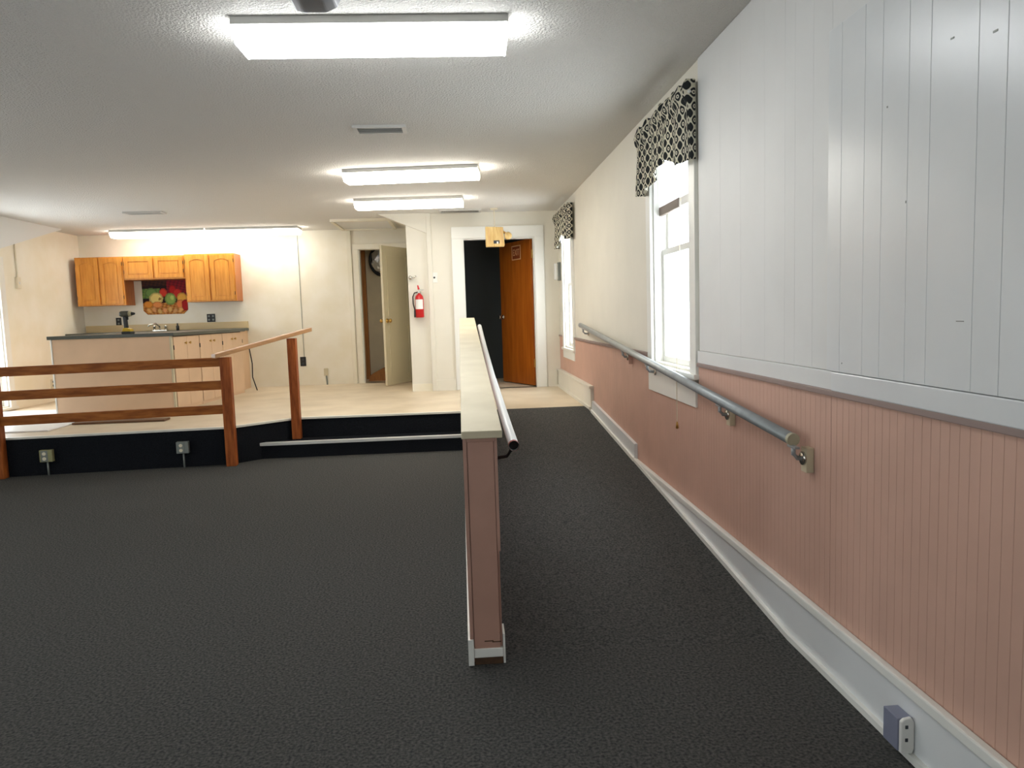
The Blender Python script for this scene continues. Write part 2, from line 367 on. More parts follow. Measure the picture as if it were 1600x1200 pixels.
# ------------------------------------------------------------------ windows
def window(name, Wd, top_trim=True, side=1, xw=XR, apron=0.16):
    y0, y1, z0, z1 = Wd; s = side
    root = struct(thing(name, (xw, (y0 + y1) / 2, z0)))
    def bb_(nm, a, b, m, bev=0.003):
        p = (xw, (y0 + y1) / 2, z0)
        A = [min(a[i], b[i]) - p[i] for i in range(3)]; B = [max(a[i], b[i]) - p[i] for i in range(3)]
        return G().box(A, B).build(nm, m, root, bevel=bev)
    t = 0.11
    bb_('casing', (xw - .024 * s, y0 - t, z0 - 0.02), (xw, y0, z1 + t), TRIMW)
    bb_('casing', (xw - .024 * s, y1, z0 - 0.02), (xw, y1 + t, z1 + t), TRIMW)
    bb_('casing', (xw - .024 * s, y0, z1), (xw, y1, z1 + t), TRIMW)
    bb_('sill', (xw - .040 * s, y0 - t - .02, z0 - 0.045), (xw + .10 * s, y1 + t + .02, z0 - 0.015), TRIMW)
    if apron: bb_('apron', (xw - .022 * s, y0 - t + .01, z0 - 0.045 - apron), (xw, y1 + t - .01, z0 - 0.045), TRIMW)
    # jamb lining
    bb_('jamb', (xw, y0 - .001, z0 - .015), (xw + T * s, y0 + .02, z1), TRIMW); bb_('jamb', (xw, y1 - .02, z0 - .015), (xw + T * s, y1 + .001, z1), TRIMW)
    bb_('jamb', (xw, y0, z1 - .02), (xw + T * s, y1, z1 + .001), TRIMW)
    mid = z0 + (z1 - z0) * 0.5
    def sash(zl, zh, xo):
        sh = bb_('sash', (xw + xo * s, y0 + .02, zl), (xw + (xo + .03) * s, y1 - .02, zl + .05), TRIMW)
        for a, b in (((xw + xo * s, y0 + .02, zl + .05), (xw + (xo + .03) * s, y0 + .062, zh - .04)), ((xw + xo * s, y1 - .062, zl + .05), (xw + (xo + .03) * s, y1 - .02, zh - .04)), ((xw + xo * s, y0 + .02, zh - .04), (xw + (xo + .03) * s, y1 - .02, zh))):
            bb_('sash_rail', a, b, TRIMW)
        bb_('pane', (xw + (xo + .012) * s, y0 + .062, zl + .05), (xw + (xo + .018) * s, y1 - .062, zh - .04), GLASS, 0)
    sash(z0 - .012, mid + .02, .055); sash(mid - .02, z1 - .02, .088)
    portal('daylight_portal', (xw + (T + .02) * s, (y0 + y1) / 2, (z0 + z1) / 2), (0, PI / 2 * s, 0), z1 - z0, y1 - y0)
    return root
win1 = window('window_1', W1); win2 = window('window_2', W2, apron=0.10)
win3 = window('window_3', W3, side=-1, xw=XL, apron=0.0)
unseen_win4 = window('window_4', (-1.6, -0.6, 0.95, 2.4)); unseen_win5 = window('window_5', (0.6, 1.7, 0.95, 2.4), side=-1, xw=XL); unseen_win6 = window('window_6', (3.6, 4.7, 0.95, 2.4), side=-1, xw=XL)  # last three are unseen windows, added to let in daylight
for i, (a, b) in enumerate(((-4.2, -2.9),)):  # unseen rear window, added for daylight from behind
    r = struct(thing('window_%d' % (7 + i), ((a + b) / 2, YR, 0.9)))
    hw = (b - a) / 2
    for q0, q1 in (((-hw - .1, 0, -.1), (hw + .1, .024, 0)), ((-hw - .1, 0, 1.4), (hw + .1, .024, 1.5)), ((-hw - .1, 0, 0), (-hw, .024, 1.4)), ((hw, 0, 0), (hw + .1, .024, 1.4)), ((-.03, -.08, 0), (.03, -.04, 1.4)), ((-hw, -.08, .67), (-.03, -.04, .73)), ((.03, -.08, .67), (hw, -.04, .73))):
        G().box(q0, q1).build('casing', TRIMW, r)
    G().box((-hw, -.065, 0), (hw, -.06, 1.4)).build('pane', GLASS, r)
    portal('daylight_portal', ((a + b) / 2, YR - T - .02, 1.6), (PI / 2, 0, 0), b - a, 1.4)

# raised blind in the ramp window, with pull cord
bl = thing('roller_blind', (XR + 0.045, 4.63, 2.0), 0, 'white roller blind with brown bottom bar raised in the window above the handrail', 'blind')
G().box((-0.002, -0.40, 0.02), (0.002, 0.40, 0.43)).build('blind_sheet', SHEER, bl)
G().box((-0.012, -0.05, -0.028), (0.012, 0.40, 0.03)).build('bottom_bar', mat('taupe_bar', rgb(120, 104, 92), .6), bl, bevel=0.004)
G().box((-0.010, -0.40, -0.026), (0.010, -0.05, 0.026)).build('bottom_bar', LABELW, bl, bevel=0.004)
pc = thing('pull_cord', (1.2725, 4.38, 0.64), 0, 'thin ivory blind pull cord with a small tassel hanging below the window sill', 'cord')
G().tube([(0.035, 0, 1.36), (0.0, 0, 0.32), (0, 0, 0.03)], 0.0025, 6).build('cord', IVORY, pc)
G().lathe([(0.002, 0.04), (0.006, 0.03), (0.010, 0.0), (0.004, -0.005)], 10).build('tassel', BRASS, pc, smooth=True)

# valances
def valance(y0, y1, zt, zb, label, seed):
    rnd = random.Random(seed)
    root = thing('window_valance', (XR - 0.03, (y0 + y1) / 2, zb), 0, label, 'valance', None)
    NU, NV = 72, 18; L = y1 - y0; H = zt - zb
    v = []; f = []; uvs = []
    for i in range(NU + 1):
        t = i / NU; y = -L / 2 + L * t
        arch = 0.10 * math.exp(-((t - 0.42) / 0.20) ** 2) - 0.03 * math.exp(-((t - 0.97) / 0.10) ** 2) + 0.012 * math.cos(t * 12)
        ph = t * 30 + 0.8 * math.sin(t * 9 + seed)
        for j in range(NV + 1):
            s_ = j / NV
            zb_ = arch
            z = zb_ + (H + 0.008 * math.sin(t * 60 + seed) - zb_) * s_
            amp = 0.020 * (1 - 0.55 * s_)
            x = -0.045 + amp * math.sin(ph) + 0.006 * math.sin(ph * 2.3 + s_ * 3)
            if s_ > 0.72: x += -0.022 * math.sin((s_ - 0.72) / 0.28 * PI) - 0.006 * math.sin(t * 95)
            v.append((x, y, z)); uvs.append((y * 1.25, z))
    for i in range(NU):
        for j in range(NV):
            a = i * (NV + 1) + j; f.append((a, a + NV + 1, a + NV + 2, a + 1))
    # returns to the wall at both ends
    for i in (0, NU):
        base = len(v)
        for j in range(NV + 1):
            p = v[i * (NV + 1) + j]; v.append((0.005, p[1], p[2])); uvs.append((p[1] * 1.25 + 0.05, p[2]))
        for j in range(NV):
            a = i * (NV + 1) + j; f.append((a, a + 1, base + j + 1, base + j))
    o = obj('cloth', v, f, CLOTH, root, smooth=True)
    uvl = o.data.uv_layers.new(name='UVMap')
    for lp in o.data.loops: uvl.data[lp.index].uv = uvs[lp.vertex_index]
    md = o.modifiers.new('thickness', 'SOLIDIFY'); md.thickness = 0.002
    G().tube([(-0.03, -L / 2 - 0.01, H - 0.06), (-0.03, L / 2 + 0.01, H - 0.06)], 0.009, 10).build('rod', TRIMW, root, smooth=True)
    return root
valance(4.05, 5.14, 2.565, 2.14, 'black and cream trellis print valance over the window beside the long handrail', 1)
valance(8.48, 9.62, 2.575, 2.17, 'black and cream trellis print valance over the window by the exit door', 4)

# ------------------------------------------------------------------ exit door
d1 = struct(thing('door_1', (0.53, YE, PH)))
def rel(o, nm, a, b, m, bev=0.0):
    L = o.location
    return G().box([a[i] - L[i] for i in range(3)], [b[i] - L[i] for i in range(3)]).build(nm, m, o, bevel=bev)
rel(d1, 'casing', (-0.085, YE - .024, PH), (0.06, YE, 2.345), TRIMW, .003)
rel(d1, 'casing', (1.00, YE - .024, PH), (1.125, YE, 2.345), TRIMW, .003)
rel(d1, 'casing', (-0.085, YE - .024, 2.345), (1.125, YE, 2.495), TRIMW, .003)
rel(d1, 'jamb', (0.058, YE, PH), (0.075, YE + .12, 2.345), TRIMW); rel(d1, 'jamb', (0.985, YE, PH), (1.002, YE + .12, 2.345), TRIMW)
rel(d1, 'jamb', (0.075, YE, 2.33), (0.985, YE + .12, 2.346), TRIMW)
for z in (0.62, 2.08):
    rel(d1, 'hinge', (0.968, YE + .09, z), (0.986, YE + .125, z + .11), BRASS, .002)
leaf = thing('door_leaf', (0.975, YE + 0.125, PH + 0.012), PI - math.radians(66), 'brown wood veneer exit door standing open into the dark room', 'door')
G().box((0, -0.022, 0), (0.90, 0.022, 1.965)).build('slab', DOORB, leaf, bevel=0.003)
def knob(parent, x, z, ys, m):
    for s in ys:
        G().lathe([(0.032, 0), (0.032, 0.008 * s), (0.012, 0.012 * s), (0.012, 0.035 * s), (0.027, 0.045 * s), (0.027, 0.065 * s), (0.012, 0.075 * s)], 16, (x, 0.022 * s, z), 'y').build('knob', m, parent, smooth=True)
knob(leaf, 0.835, 0.93, (1, -1), CHROME)
def text_mesh(name, body, size, m, parent, mw):
    cu = bpy.data.curves.new(name, 'FONT'); cu.body = body; cu.size = size; cu.align_x = 'CENTER'; cu.align_y = 'CENTER'; cu.extrude = 0.0006
    t = bpy.data.objects.new(name, cu); C.objects.link(t)
    dg = bpy.context.evaluated_depsgraph_get(); me = bpy.data.meshes.new_from_object(t.evaluated_get(dg))
    bpy.data.objects.remove(t)
    me.materials.clear(); me.materials.append(m)
    o = bpy.data.objects.new(name, me); C.objects.link(o); o.parent = parent; o.matrix_local = mw
    return o
SGN = DOORB
# the face seen from the hall is local +y (leaf turned by 180-66 deg)
G().box((0.27, 0.0225, 1.72), (0.51, 0.0245, 1.90)).build('sign_plate', mat('faded_sign_red', rgb(150, 70, 30), .5), leaf)
for a, b in (((0.262, .0225, 1.712), (0.518, .0255, 1.726)), ((0.262, .0225, 1.894), (0.518, .0255, 1.908)), ((0.262, .0225, 1.726), (0.278, .0255, 1.894)), ((0.502, .0225, 1.726), (0.518, .0255, 1.894))):
    G().box(a, b).build('sign_border', SIGNT, leaf)
mw = Matrix.Translation((0.39, 0.0252, 1.81)) @ Matrix.Rotation(PI, 4, 'Z') @ Matrix.Rotation(PI / 2, 4, 'X') @ Matrix.Diagonal((0.72, 1, 1, 1))
text_mesh('sign_lettering', 'EXIT', 0.125, SIGNT, leaf, mw)

# ------------------------------------------------------------------ closet door
d2_ = struct(thing('door_2', (-1.12, YB, PH)))
rel(d2_, 'casing', (-1.585, YB - .022, PH), (-1.50, YB, 2.375), CREAM, .003)
rel(d2_, 'casing', (-0.74, YB - .022, PH), (-0.672, YB, 2.375), CREAM, .003)
rel(d2_, 'casing', (-1.585, YB - .022, 2.375), (-0.672, YB, 2.46), CREAM, .003)
rel(d2_, 'jamb', (-1.50, YB, PH), (-1.485, YB + T, 2.375), TRIMW); rel(d2_, 'jamb', (-0.755, YB, PH), (-0.74, YB + T, 2.375), TRIMW)
cl = thing('closet_door', (-0.752, YB - 0.035, PH + 0.012), PI + math.radians(61), 'pale olive cream panelled closet door standing half open', 'door')
G().box((0, -0.018, 0), (0.72, 0.018, 2.0)).build('slab', CLOSD, cl, bevel=0.003)
for z0, z1 in ((0.12, 0.86), (1.0, 1.88)):
    for s in (-1, 1):
        for a, b in (((.10, z0), (.62, z0 + .02)), ((.10, z1 - .02), (.62, z1)), ((.10, z0 + .02), (.12, z1 - .02)), ((.60, z0 + .02), (.62, z1 - .02))):
            G().box((a[0], min(.018 * s, .024 * s), a[1]), (b[0], max(.018 * s, .024 * s), b[1])).build('panel_moulding', CLOSD, cl)
knob(cl, 0.665, 0.93, (1, -1), BRASS)
# inside the closet
tag(bx('wall_stud', (-1.615, 12.25, PH), (-1.50, 12.345, ZC - .002), STUD), 'bare brown timber stud at the corner inside the closet', 'timber')
tag(G().prism([(-1.48, PH), (-0.8, PH), (-0.8, PH + .07), (-1.2, PH + .12), (-1.24, PH + .20), (-1.44, PH + .10)], 'y', 11.86, 12.2).build('wood_offcut', STUD), 'brown timber offcuts lying on the closet floor', 'timber')
ball = thing('foil_bundle', (-1.20, 12.18, 2.07), 0, 'shiny silver foil bundle with a dark rim hanging inside the closet', 'foil bundle')
bm = bmesh.new(); bmesh.ops.create_icosphere(bm, subdivisions=3, radius=0.19)
for v in bm.verts:
    k = 1 + 0.10 * math.sin(v.co.x * 45) * math.sin(v.co.z * 38 + 1) + random.uniform(-.03, .03); v.co *= k; v.co.y *= 0.6; v.co.z += 0.19
me = bpy.data.meshes.new('foil'); bm.to_mesh(me); bm.free(); me.materials.append(FOIL)
o = bpy.data.objects.new('foil', me); C.objects.link(o); o.parent = ball
G().tube([(0.21 * math.cos(a) , 0.05, 0.19 + 0.24 * math.sin(a)) for a in [2 * PI * k / 28 for k in range(29)]], 0.028, 8, cap=False).build('rim', BLACK, ball, smooth=True)
G().tube([(0, .05, .42), (0, .05, ZC - 2.07)], 0.006, 6).build('hanger', BLACK, ball)

# ------------------------------------------------------------------ half wall with cap
hw = thing('half_wall', (0.055, 2.8, 0), 0, 'long pink half wall with sloping worn cream cap between the carpet and the ramp', 'half wall')
zt = lambda y: 0.895 + (y - 2.8) * 0.0808      # underside of the cap, world y
P_ = lambda y, z: (y - 2.8, z)
G().prism([P_(2.83, 0.001), P_(7.70, 0.001), P_(7.70, zt(7.70)), P_(2.83, zt(2.83))], 'x', -0.052, 0.052).build('core', PINKE, hw)
G().prism([P_(2.802, 0.105), P_(7.71, 0.105), P_(7.71, zt(7.71)), P_(2.802, zt(2.802))], 'x', -0.066, -0.052).build('side_panel', PINKE, hw)
G().prism([P_(2.802, 0.45), P_(7.71, 0.45), P_(7.71, zt(7.71)), P_(2.802, zt(2.802))], 'x', 0.052, 0.064).build('side_panel', PINKE, hw)
G().prism([P_(2.815, 0.001), P_(7.71, 0.001), P_(7.71, 0.45), P_(2.815, 0.45)], 'x', 0.052, 0.060).build('side_panel', PINKE, hw)
G().box((-0.050, 0.004, 0.065), (0.051, 0.030, 0.878)).build('end_board', PINKE, hw, bevel=0.002)
G().box((-0.053, 0.0, 0.878), (0.060, 0.030, 0.895)).build('end_trim', PINKE, hw, bevel=0.002)
G().prism([P_(2.795, 0.002), P_(7.42, 0.002), P_(7.42, 0.105), P_(2.795, 0.105)], 'x', -0.074, -0.052).build('base_trim', TRIMW, hw)
G().box((-0.052, -0.002, 0.03), (0.062, 0.024, 0.066)).build('end_base_trim', TRIMW, hw, bevel=0.003)
G().box((-0.05, 0.002, 0.002), (0.060, 0.028, 0.030)).build('end_base_chip', SCUFF, hw)
G().prism([(0.062, 0.0), (0.070, 0.0), (0.070, 0.1), (0.062, 0.1)], 'z', 0.004, 0.12).build('corner_trim', TRIMW, hw)
for zc_, xc_ in ((.092, .01), (.088, .04)):
    G().box((xc_ - .02, .0028, zc_), (xc_ + .015, .0045, zc_ + .004)).build('scuff', SCUFF, hw)
G().prism([P_(2.783, 0.893), P_(7.74, zt(7.74)), P_(7.74, zt(7.74) + .028), P_(2.783, 0.922)], 'x', -0.070, 0.084).build('cap', CAPW, hw, bevel=0.003)
# white rail fixed to it on the ramp side
wr = thing('white_handrail', (0.19, 3.0, 0.8), 0, 'white painted pipe handrail with an open rusty end along the half wall', 'handrail')
ctrl = [(0.006, 0.0, 0.022), (0.0, 0.22, 0.050), (-0.004, 0.6, 0.085), (-0.006, 1.8, 0.165), (-0.005, 3.2, 0.285), (-0.003, 4.65, 0.432)]
G().tube(ctrl, 0.021, 16, cap=False).build('pipe', PIPEW, wr, smooth=True)
G().tube([(0.006, -0.003, 0.0218), (0.0055, 0.012, 0.0235)], 0.0222, 16, cap=False).build('rusty_end', mat('rusty_red', rgb(168, 80, 70), .6), wr, smooth=True)
G().tube([(0.006, 0.012, 0.0235), (0.0055, 0.02, 0.0245)], 0.0195, 16).build('bore', BLACK, wr)
G().tube([(-0.003, 4.645, 0.4315), (-0.003, 4.655, 0.433)], 0.0215, 12).build('end_cap', PIPEW, wr)
for yb, zb in ((0.10, 0.036), (2.3, 0.21), (4.3, 0.40)):
    G().tube([(0, yb, zb - .02), (0.0, yb, zb - 0.05), (-0.02, yb, zb - 0.075), (-0.071, yb, zb - 0.082)], 0.008, 8).build('bracket', BLACK, wr, smooth=True)

# ------------------------------------------------------------------ grey handrail on the right wall
gr = thing('grey_handrail', (XR - 0.08, 2.74, 0.848), 0, 'long grey galvanised pipe handrail on the pink wall beside the ramp', 'handrail')
SL = (1.21 - 0.848) / (7.76 - 2.74)
G().tube([(0, 0, 0), (0, 5.02, 5.02 * SL)], 0.0235, 18).build('pipe', GALV, gr, smooth=True)
G().tube([(0, -0.014, -0.001), (0, 0.006, 0.0005)], 0.0245, 18).build('end_cap', mat('pale_end_cap', rgb(176, 172, 146), .5), gr)
for k, (y, blk) in enumerate(((-0.012, 1), (0.80, 1), (2.22, 0), (2.98, 1), (4.85, 0))):
    z = y * SL
    if blk: G().box((0.040, y - 0.026, z - 0.125), (0.069, y + 0.022, z - 0.03)).build('mounting_block', CAPW if k < 2 else PINK, gr, bevel=0.002)
    G().tube([(0.045, y, z - 0.075), (0.015, y, z - 0.070), (0.0, y, z - 0.055), (0.0, y, z - 0.02)], 0.009, 10).build('bracket', GALV, gr, smooth=True)
    G().lathe([(0.004, 0), (0.026, 0.0), (0.026, 0.008), (0.004, 0.009)], 14, (0.033 if blk else 0.050, y, z - 0.072), 'x').build('flange', CHROME, gr, smooth=True)
    G().box((-0.010, y - 0.035, z - 0.031), (0.010, y + 0.035, z - 0.022)).build('saddle', GALV, gr, bevel=0.002)
# extra bracket cup on the window apron
# ------------------------------------------------------------------ wooden guard rail along the platform
fence = thing('guard_rail', (-3.2, 7.10, 0), 0, 'stained pine guard rail of three boards along the platform edge with a sloping stair handrail', 'railing')
def fl(p): return (p[0] + 3.2, p[1] - 7.10, p[2])
def bar(nm, p, q, w_, h_, m, parent, loc, vert_h=True):
    p = Vector(p) - Vector(loc); q = Vector(q) - Vector(loc); d = (q - p); n = Vector((d.y, -d.x, 0)).normalized() * w_ / 2; u = Vector((0, 0, h_ / 2))
    v = [p - n - u, p + n - u, p + n + u, p - n + u, q - n - u, q + n - u, q + n + u, q - n + u]
    return obj(nm, v, [(0, 1, 2, 3), (4, 5, 6, 7), (0, 1, 5, 4), (1, 2, 6, 5), (2, 3, 7, 6), (3, 0, 4, 7)], m, parent, bevel=0.004)
FL = (-3.2, 7.10, 0)
for z in (0.535, 0.765, 0.982):
    bar('rail_board', (-4.22, 7.03, z - .010), (-2.262, 7.175, z + 0.006), 0.04, 0.084, RAILW, fence, FL)
def post(nm, x, y, z0, z1, s, parent, loc, ang=0.07):
    g = G().box((-s / 2, -s / 2, z0), (s / 2, s / 2, z1)); o = g.build(nm, POSTW, parent, bevel=0.004)
    o.location = (x - loc[0], y - loc[1], -loc[2]); o.rotation_euler = (0, 0, ang); return o
post('post', -4.232, 7.03, 0.0, 1.0, 0.085, fence, FL)
post('post', -2.215, 7.178, 0.0, 1.03, 0.092, fence, FL)
post('stair_post', -1.70, 7.655, 0.157, 1.175, 0.085, fence, FL, 0.0)
bar('handrail_board', (-2.30, 7.10, 1.045), (-1.545, 7.80, 1.255), 0.085, 0.038, TOPW, fence, FL)

# outlets on the carpeted riser
def riser_outlet(x, y, z, label, m):
    o = thing('riser_outlet', (x, y, z), 0.075, label, 'outlet')
    G().box((-0.055, -0.05, -0.055), (0.055, 0.0, 0.055)).build('box', m, o, bevel=0.003)
    G().box((-0.040, -0.053, -0.050), (0.018, -0.05, 0.050)).build('face_plate', GREYM, o)
    for dz in (-0.024, 0.022):
        G().lathe([(0.016, 0), (0.016, 0.004), (0.002, 0.0045)], 14, (-0.012, -0.057, dz), 'y').build('socket', IVORY, o)
    G().tube([(0.0, -0.02, -0.055), (0.0, -0.02, -z + 0.0)], 0.009, 8).build('conduit', GREYM, o, smooth=True)
riser_outlet(-3.85, 7.106, 0.185, 'yellowish metal outlet box on the black riser under the guard rail end', mat('yellowed_box', rgb(150, 146, 104), .5, metal=.2))
riser_outlet(-2.66, 7.196, 0.195, 'grey metal outlet box on the black riser near the corner post', GREYM)

# ------------------------------------------------------------------ kitchen
# upper cabinets
def cab_door(parent, x0, x1, z0, z1, y, arch=True, hinge_side=0, m=OAK):
    """door frame with an arched raised panel; front faces -y"""
    root = G().box((x0, y, z0), (x1, y + 0.012, z1)).build('door', m, parent, bevel=0.003)
    w_ = x1 - x0; fr = 0.055
    # stiles and rails proud of the slab
    for a, b in (((x0, z0), (x0 + fr, z1)), ((x1 - fr, z0), (x1, z1)), ((x0 + fr, z0), (x1 - fr, z0 + fr))):
        G().box((a[0], y - 0.008, a[1]), (b[0], y, b[1])).build('stile', m, root, bevel=0.002)
    N = 10; top = []
    for i in range(N + 1):
        t = i / N; x = x0 + fr + (w_ - 2 * fr) * t
        top.append((x, z1 - fr - (0.035 * (1 - math.sin(t * PI)) if arch else 0)))
    G().prism([(x0 + fr, z1), (x1 - fr, z1)] + top[::-1], 'y', y - 0.008, y).build('arched_rail', m, root)
    ins = 0.014
    pan = [(x0 + fr + ins, z0 + fr + ins), (x1 - fr - ins, z0 + fr + ins)] + [(min(max(x, x0 + fr + ins), x1 - fr - ins), z - ins) for x, z in top[::-1]]
    G().prism(pan, 'y', y - 0.006, y).build('raised_panel', m, root)
    hx = x0 - 0.006 if hinge_side == 0 else x1 - 0.004
    for hz in (z0 + 0.07, z1 - 0.11):
        G().box((hx, y - 0.006, hz), (hx + 0.010, y + 0.004, hz + 0.05)).build('hinge', BLACK, root)
    return root
def upper(x0, x1, z0, z1, label, side_m=OAKD):
    r = thing('wall_cabinet', ((x0 + x1) / 2, 11.2, z0), 0, label, 'cabinet', None)
    hw_ = (x1 - x0) / 2; h = z1 - z0; D = YB - 11.2 - 0.001
    G().box((-hw_ + .002, 0.014, 0), (hw_ - .002, D, h)).build('body', side_m, r, bevel=0.002)
    G().box((-hw_ + .002, 0.0, 0), (hw_ - .002, 0.016, h)).build('face_frame', OAK, r)
    e = 0.018
    cab_door(r, -hw_ + e, -0.012, e, h - e, -0.012, h > .5, 0); cab_door(r, 0.012, hw_ - e, e, h - e, -0.012, h > .5, 1)
upper(-5.47, -4.80, 1.645, 2.335, 'tall double-door honey oak wall cabinet in the kitchen corner, left of the fruit picture')
upper(-4.80, -3.945, 2.00, 2.335, 'short double-door honey oak wall cabinet above the fruit picture')
upper(-3.945, -3.235, 1.66, 2.345, 'tall double-door honey oak wall cabinet above the black double outlet')

# fruit picture (flat print with cut corners)
def fruit_col(u, v):
    # u right, v up, 0..1
    col = (38, 20, 20)
    def disc(cx, cy, r, c, ry=None, sh=True):
        nonlocal col
        ry = ry or r
        d = ((u - cx) / r) ** 2 + ((v - cy) / ry) ** 2
        if d < 1:
            col = c if d < .6 else tuple(x * .82 for x in c)
    n = math.sin(u * 47 + v * 31) * math.sin(u * 23 - v * 53)
    if v > .8: col = (60 + 20 * n, 32 + 10 * n, 24)
    if v < .32: col = (176 + 40 * n, 112 + 40 * n, 50 + 24 * n)
    if u > .55 and v > .45: col = (120 + 30 * n, 24, 34)
    if u < .4 and .45 < v < .72: col = (96 + 30 * n, 124 + 26 * n, 60)
    disc(.47, .60, .09, (206, 60, 40), .12); disc(.68, .68, .08, (176, 26, 24), .13); disc(.78, .58, .1, (196, 44, 36), .13)
    disc(.2, .60, .14, (110, 140, 74), .14); disc(.30, .44, .155, (232, 206, 122), .17); disc(.32, .27, .12, (222, 140, 78), .09)
    disc(.38, .43, .03, (150, 118, 60), .04)
    disc(.62, .42, .125, (140, 164, 82), .17); disc(.66, .46, .05, (176, 196, 104), .08)
    disc(.88, .44, .115, (236, 176, 74), .15); disc(.84, .27, .10, (226, 130, 72), .13); disc(.95, .24, .09, (170, 30, 28), .16)
    disc(.12, .28, .11, (216, 136, 50), .10)
    for k in range(7):
        disc(.12 + .12 * k, .11 + .03 * math.sin(k * 2.1), .05, (222 - 8 * (k % 3), 164 - 12 * (k % 2), 96), .08)
    return col
PX0, PX1, PZ0, PZ1 = -4.69, -4.045, 1.50, 2.03
NX, NZ = 64, 52
pv, pf, pcol = [], [], []
cut = 0.06
for j in range(NZ + 1):
    for i in range(NX + 1):
        u, v_ = i / NX, j / NZ
        x = PX0 + (PX1 - PX0) * u; z = PZ0 + (PZ1 - PZ0) * v_
        # chamfer the lower corners
        dz = z - PZ0
        if dz < cut:
            lo = PX0 + (cut - dz); hi = PX1 - (cut - dz); x = lo + (hi - lo) * u
        pv.append((x - (PX0 + PX1) / 2, -0.008, z - PZ0)); c = fruit_col(u, v_); pcol.append([lin(max(0, min(255, k))) for k in c] + [1])
for j in range(NZ):
    for i in range(NX):
        a = j * (NX + 1) + i; pf.append((a, a + 1, a + NX + 2, a + NX + 1))
PRT = mat('printed_picture', rgb(255, 255, 255), 0.6, spec=0.15)
at = PRT.node_tree.nodes.new('ShaderNodeVertexColor'); at.layer_name = 'Print'
PRT.node_tree.links.new(at.outputs['Color'], PRT.node_tree.nodes['Principled BSDF'].inputs['Base Color'])
pic = thing('fruit_picture', ((PX0 + PX1) / 2, YB, PZ0), 0, 'printed picture of fruit and vegetables on the kitchen wall', 'picture')
po = obj('print', pv, pf, PRT, pic)
ca = po.data.color_attributes.new('Print', 'FLOAT_COLOR', 'POINT')
for i, c in enumerate(pcol): ca.data[i].color = c
hwp = (PX1 - PX0) / 2
G().prism([(-hwp, cut), (-hwp + cut, 0), (hwp - cut, 0), (hwp, cut), (hwp, PZ1 - PZ0), (-hwp, PZ1 - PZ0)], 'y', -0.0075, -0.001).build('backing', LABELW, pic)

# peninsula
B = Vector((-3.28, 8.75, PH)); ang = -math.atan2(0.22, 2.0)
pen = thing('kitchen_peninsula', (-3.92, 8.72, PH), 0, 'pale pink panelled kitchen peninsula behind the guard rail', 'counter')
bar('back_panel', (-4.555, 8.695, PH + .43), (-3.30, 8.745, PH + .43), 0.03, 0.86, PINKL, pen, (-3.92, 8.72, PH))
bar('end_strip', (-4.572, 8.70, PH + .43), (-4.556, 8.70, PH + .43), 0.05, 0.86, TRIMW, pen, (-3.92, 8.72, PH))
bar('corner_strip', (-3.299, 8.744, PH + .43), (-3.275, 8.745, PH + .43), 0.045, 0.86, CAPW, pen, (-3.92, 8.72, PH))
bar('side_panel', (-4.50, 8.72, PH + .43), (-4.32, 10.75, PH + .43), 0.02, 0.86, PINKL, pen, (-3.92, 8.72, PH))
BD = mat('cabinet_gap_dark', rgb(70, 48, 40), .8)
for k, lb in enumerate(('nearest the railing', 'in the middle of the row', 'at the end next to the cream wall')):
    o = thing('base_cabinet', (0, 0, PH), ang + PI / 2, 'pale pink double-door base cabinet ' + lb, 'cabinet', 'pink base cabinets')
    p0 = B + Vector((math.sin(-ang), math.cos(ang), 0)) * (0.03 + k * 0.655)
    o.location = (p0.x, p0.y, PH)
    # local: x along the run, y into the cabinet
    G().box((0.004, 0.022, 0.0), (0.651, 0.58, 0.858)).build('body', BD, o)
    G().box((0.004, 0.010, 0.0), (0.651, 0.022, 0.035)).build('bottom_rail', PINKL, o)
    for x0, x1, kx in ((0.010, 0.325, 0.275), (0.330, 0.645, 0.38)):
        d = G().box((x0, 0.0, 0.035), (x1, 0.020, 0.85)).build('door', PINKL, o, bevel=0.002)
        G().lathe([(0.006, 0), (0.006, -0.012), (0.016, -0.018), (0.014, -0.026), (0.004, -0.028)], 12, (kx, 0.0, 0.77), 'y').build('knob', BRASS, d, smooth=True)
        hx = x0 if kx > 0.3 and x0 < 0.1 else x0
        G().box((0.0045 if x0 < .1 else 0.643, -0.004, 0.70), (0.012 if x0 < .1 else 0.651, 0.004, 0.75)).build('hinge', BLACK, d)
top = thing('worktop', (-3.8, 9.7, PH + 0.86), 0, 'dark green grey laminate worktop over the pink cabinets', 'worktop')
TP = [(-4.60, 8.665), (-3.245, 8.715), (-3.03, 10.78), (-4.38, 10.78)]
G().prism([(x + 3.8, y - 9.7) for x, y in TP], 'z', 0.0, 0.038).build('slab', LAMIN, top, bevel=0.003)
bc = thing('sink_counter', (-4.4, 11.2, PH), 0, 'beige topped sink counter along the kitchen wall', 'counter')
G().box((-1.10, -0.26, 0), (1.20, 0.318, 0.86)).build('body', PINKL, bc)
G().box((-1.13, -0.30, 0.86), (1.22, 0.318, 0.898)).build('worktop', LAMIN, bc)
struct(bx('trim_3', (-5.53, YB - .028, PH + .899), (-3.18, YB - .001, PH + 1.0), SPLASH, bevel=0.004))
fc = thing('sink_faucet', (-4.38, 11.28, PH + 0.898), 0, 'chrome sink faucet standing behind the worktop', 'faucet')
G().box((-0.10, -0.025, 0), (0.10, 0.025, 0.015)).build('deck_plate', CHROME, fc)
G().tube([(0, 0, .01), (0, -0.02, 0.07), (-0.03, -0.08, 0.11), (-0.09, -0.16, 0.09), (-0.10, -0.17, 0.07)], 0.011, 10).build('spout', CHROME, fc, smooth=True)
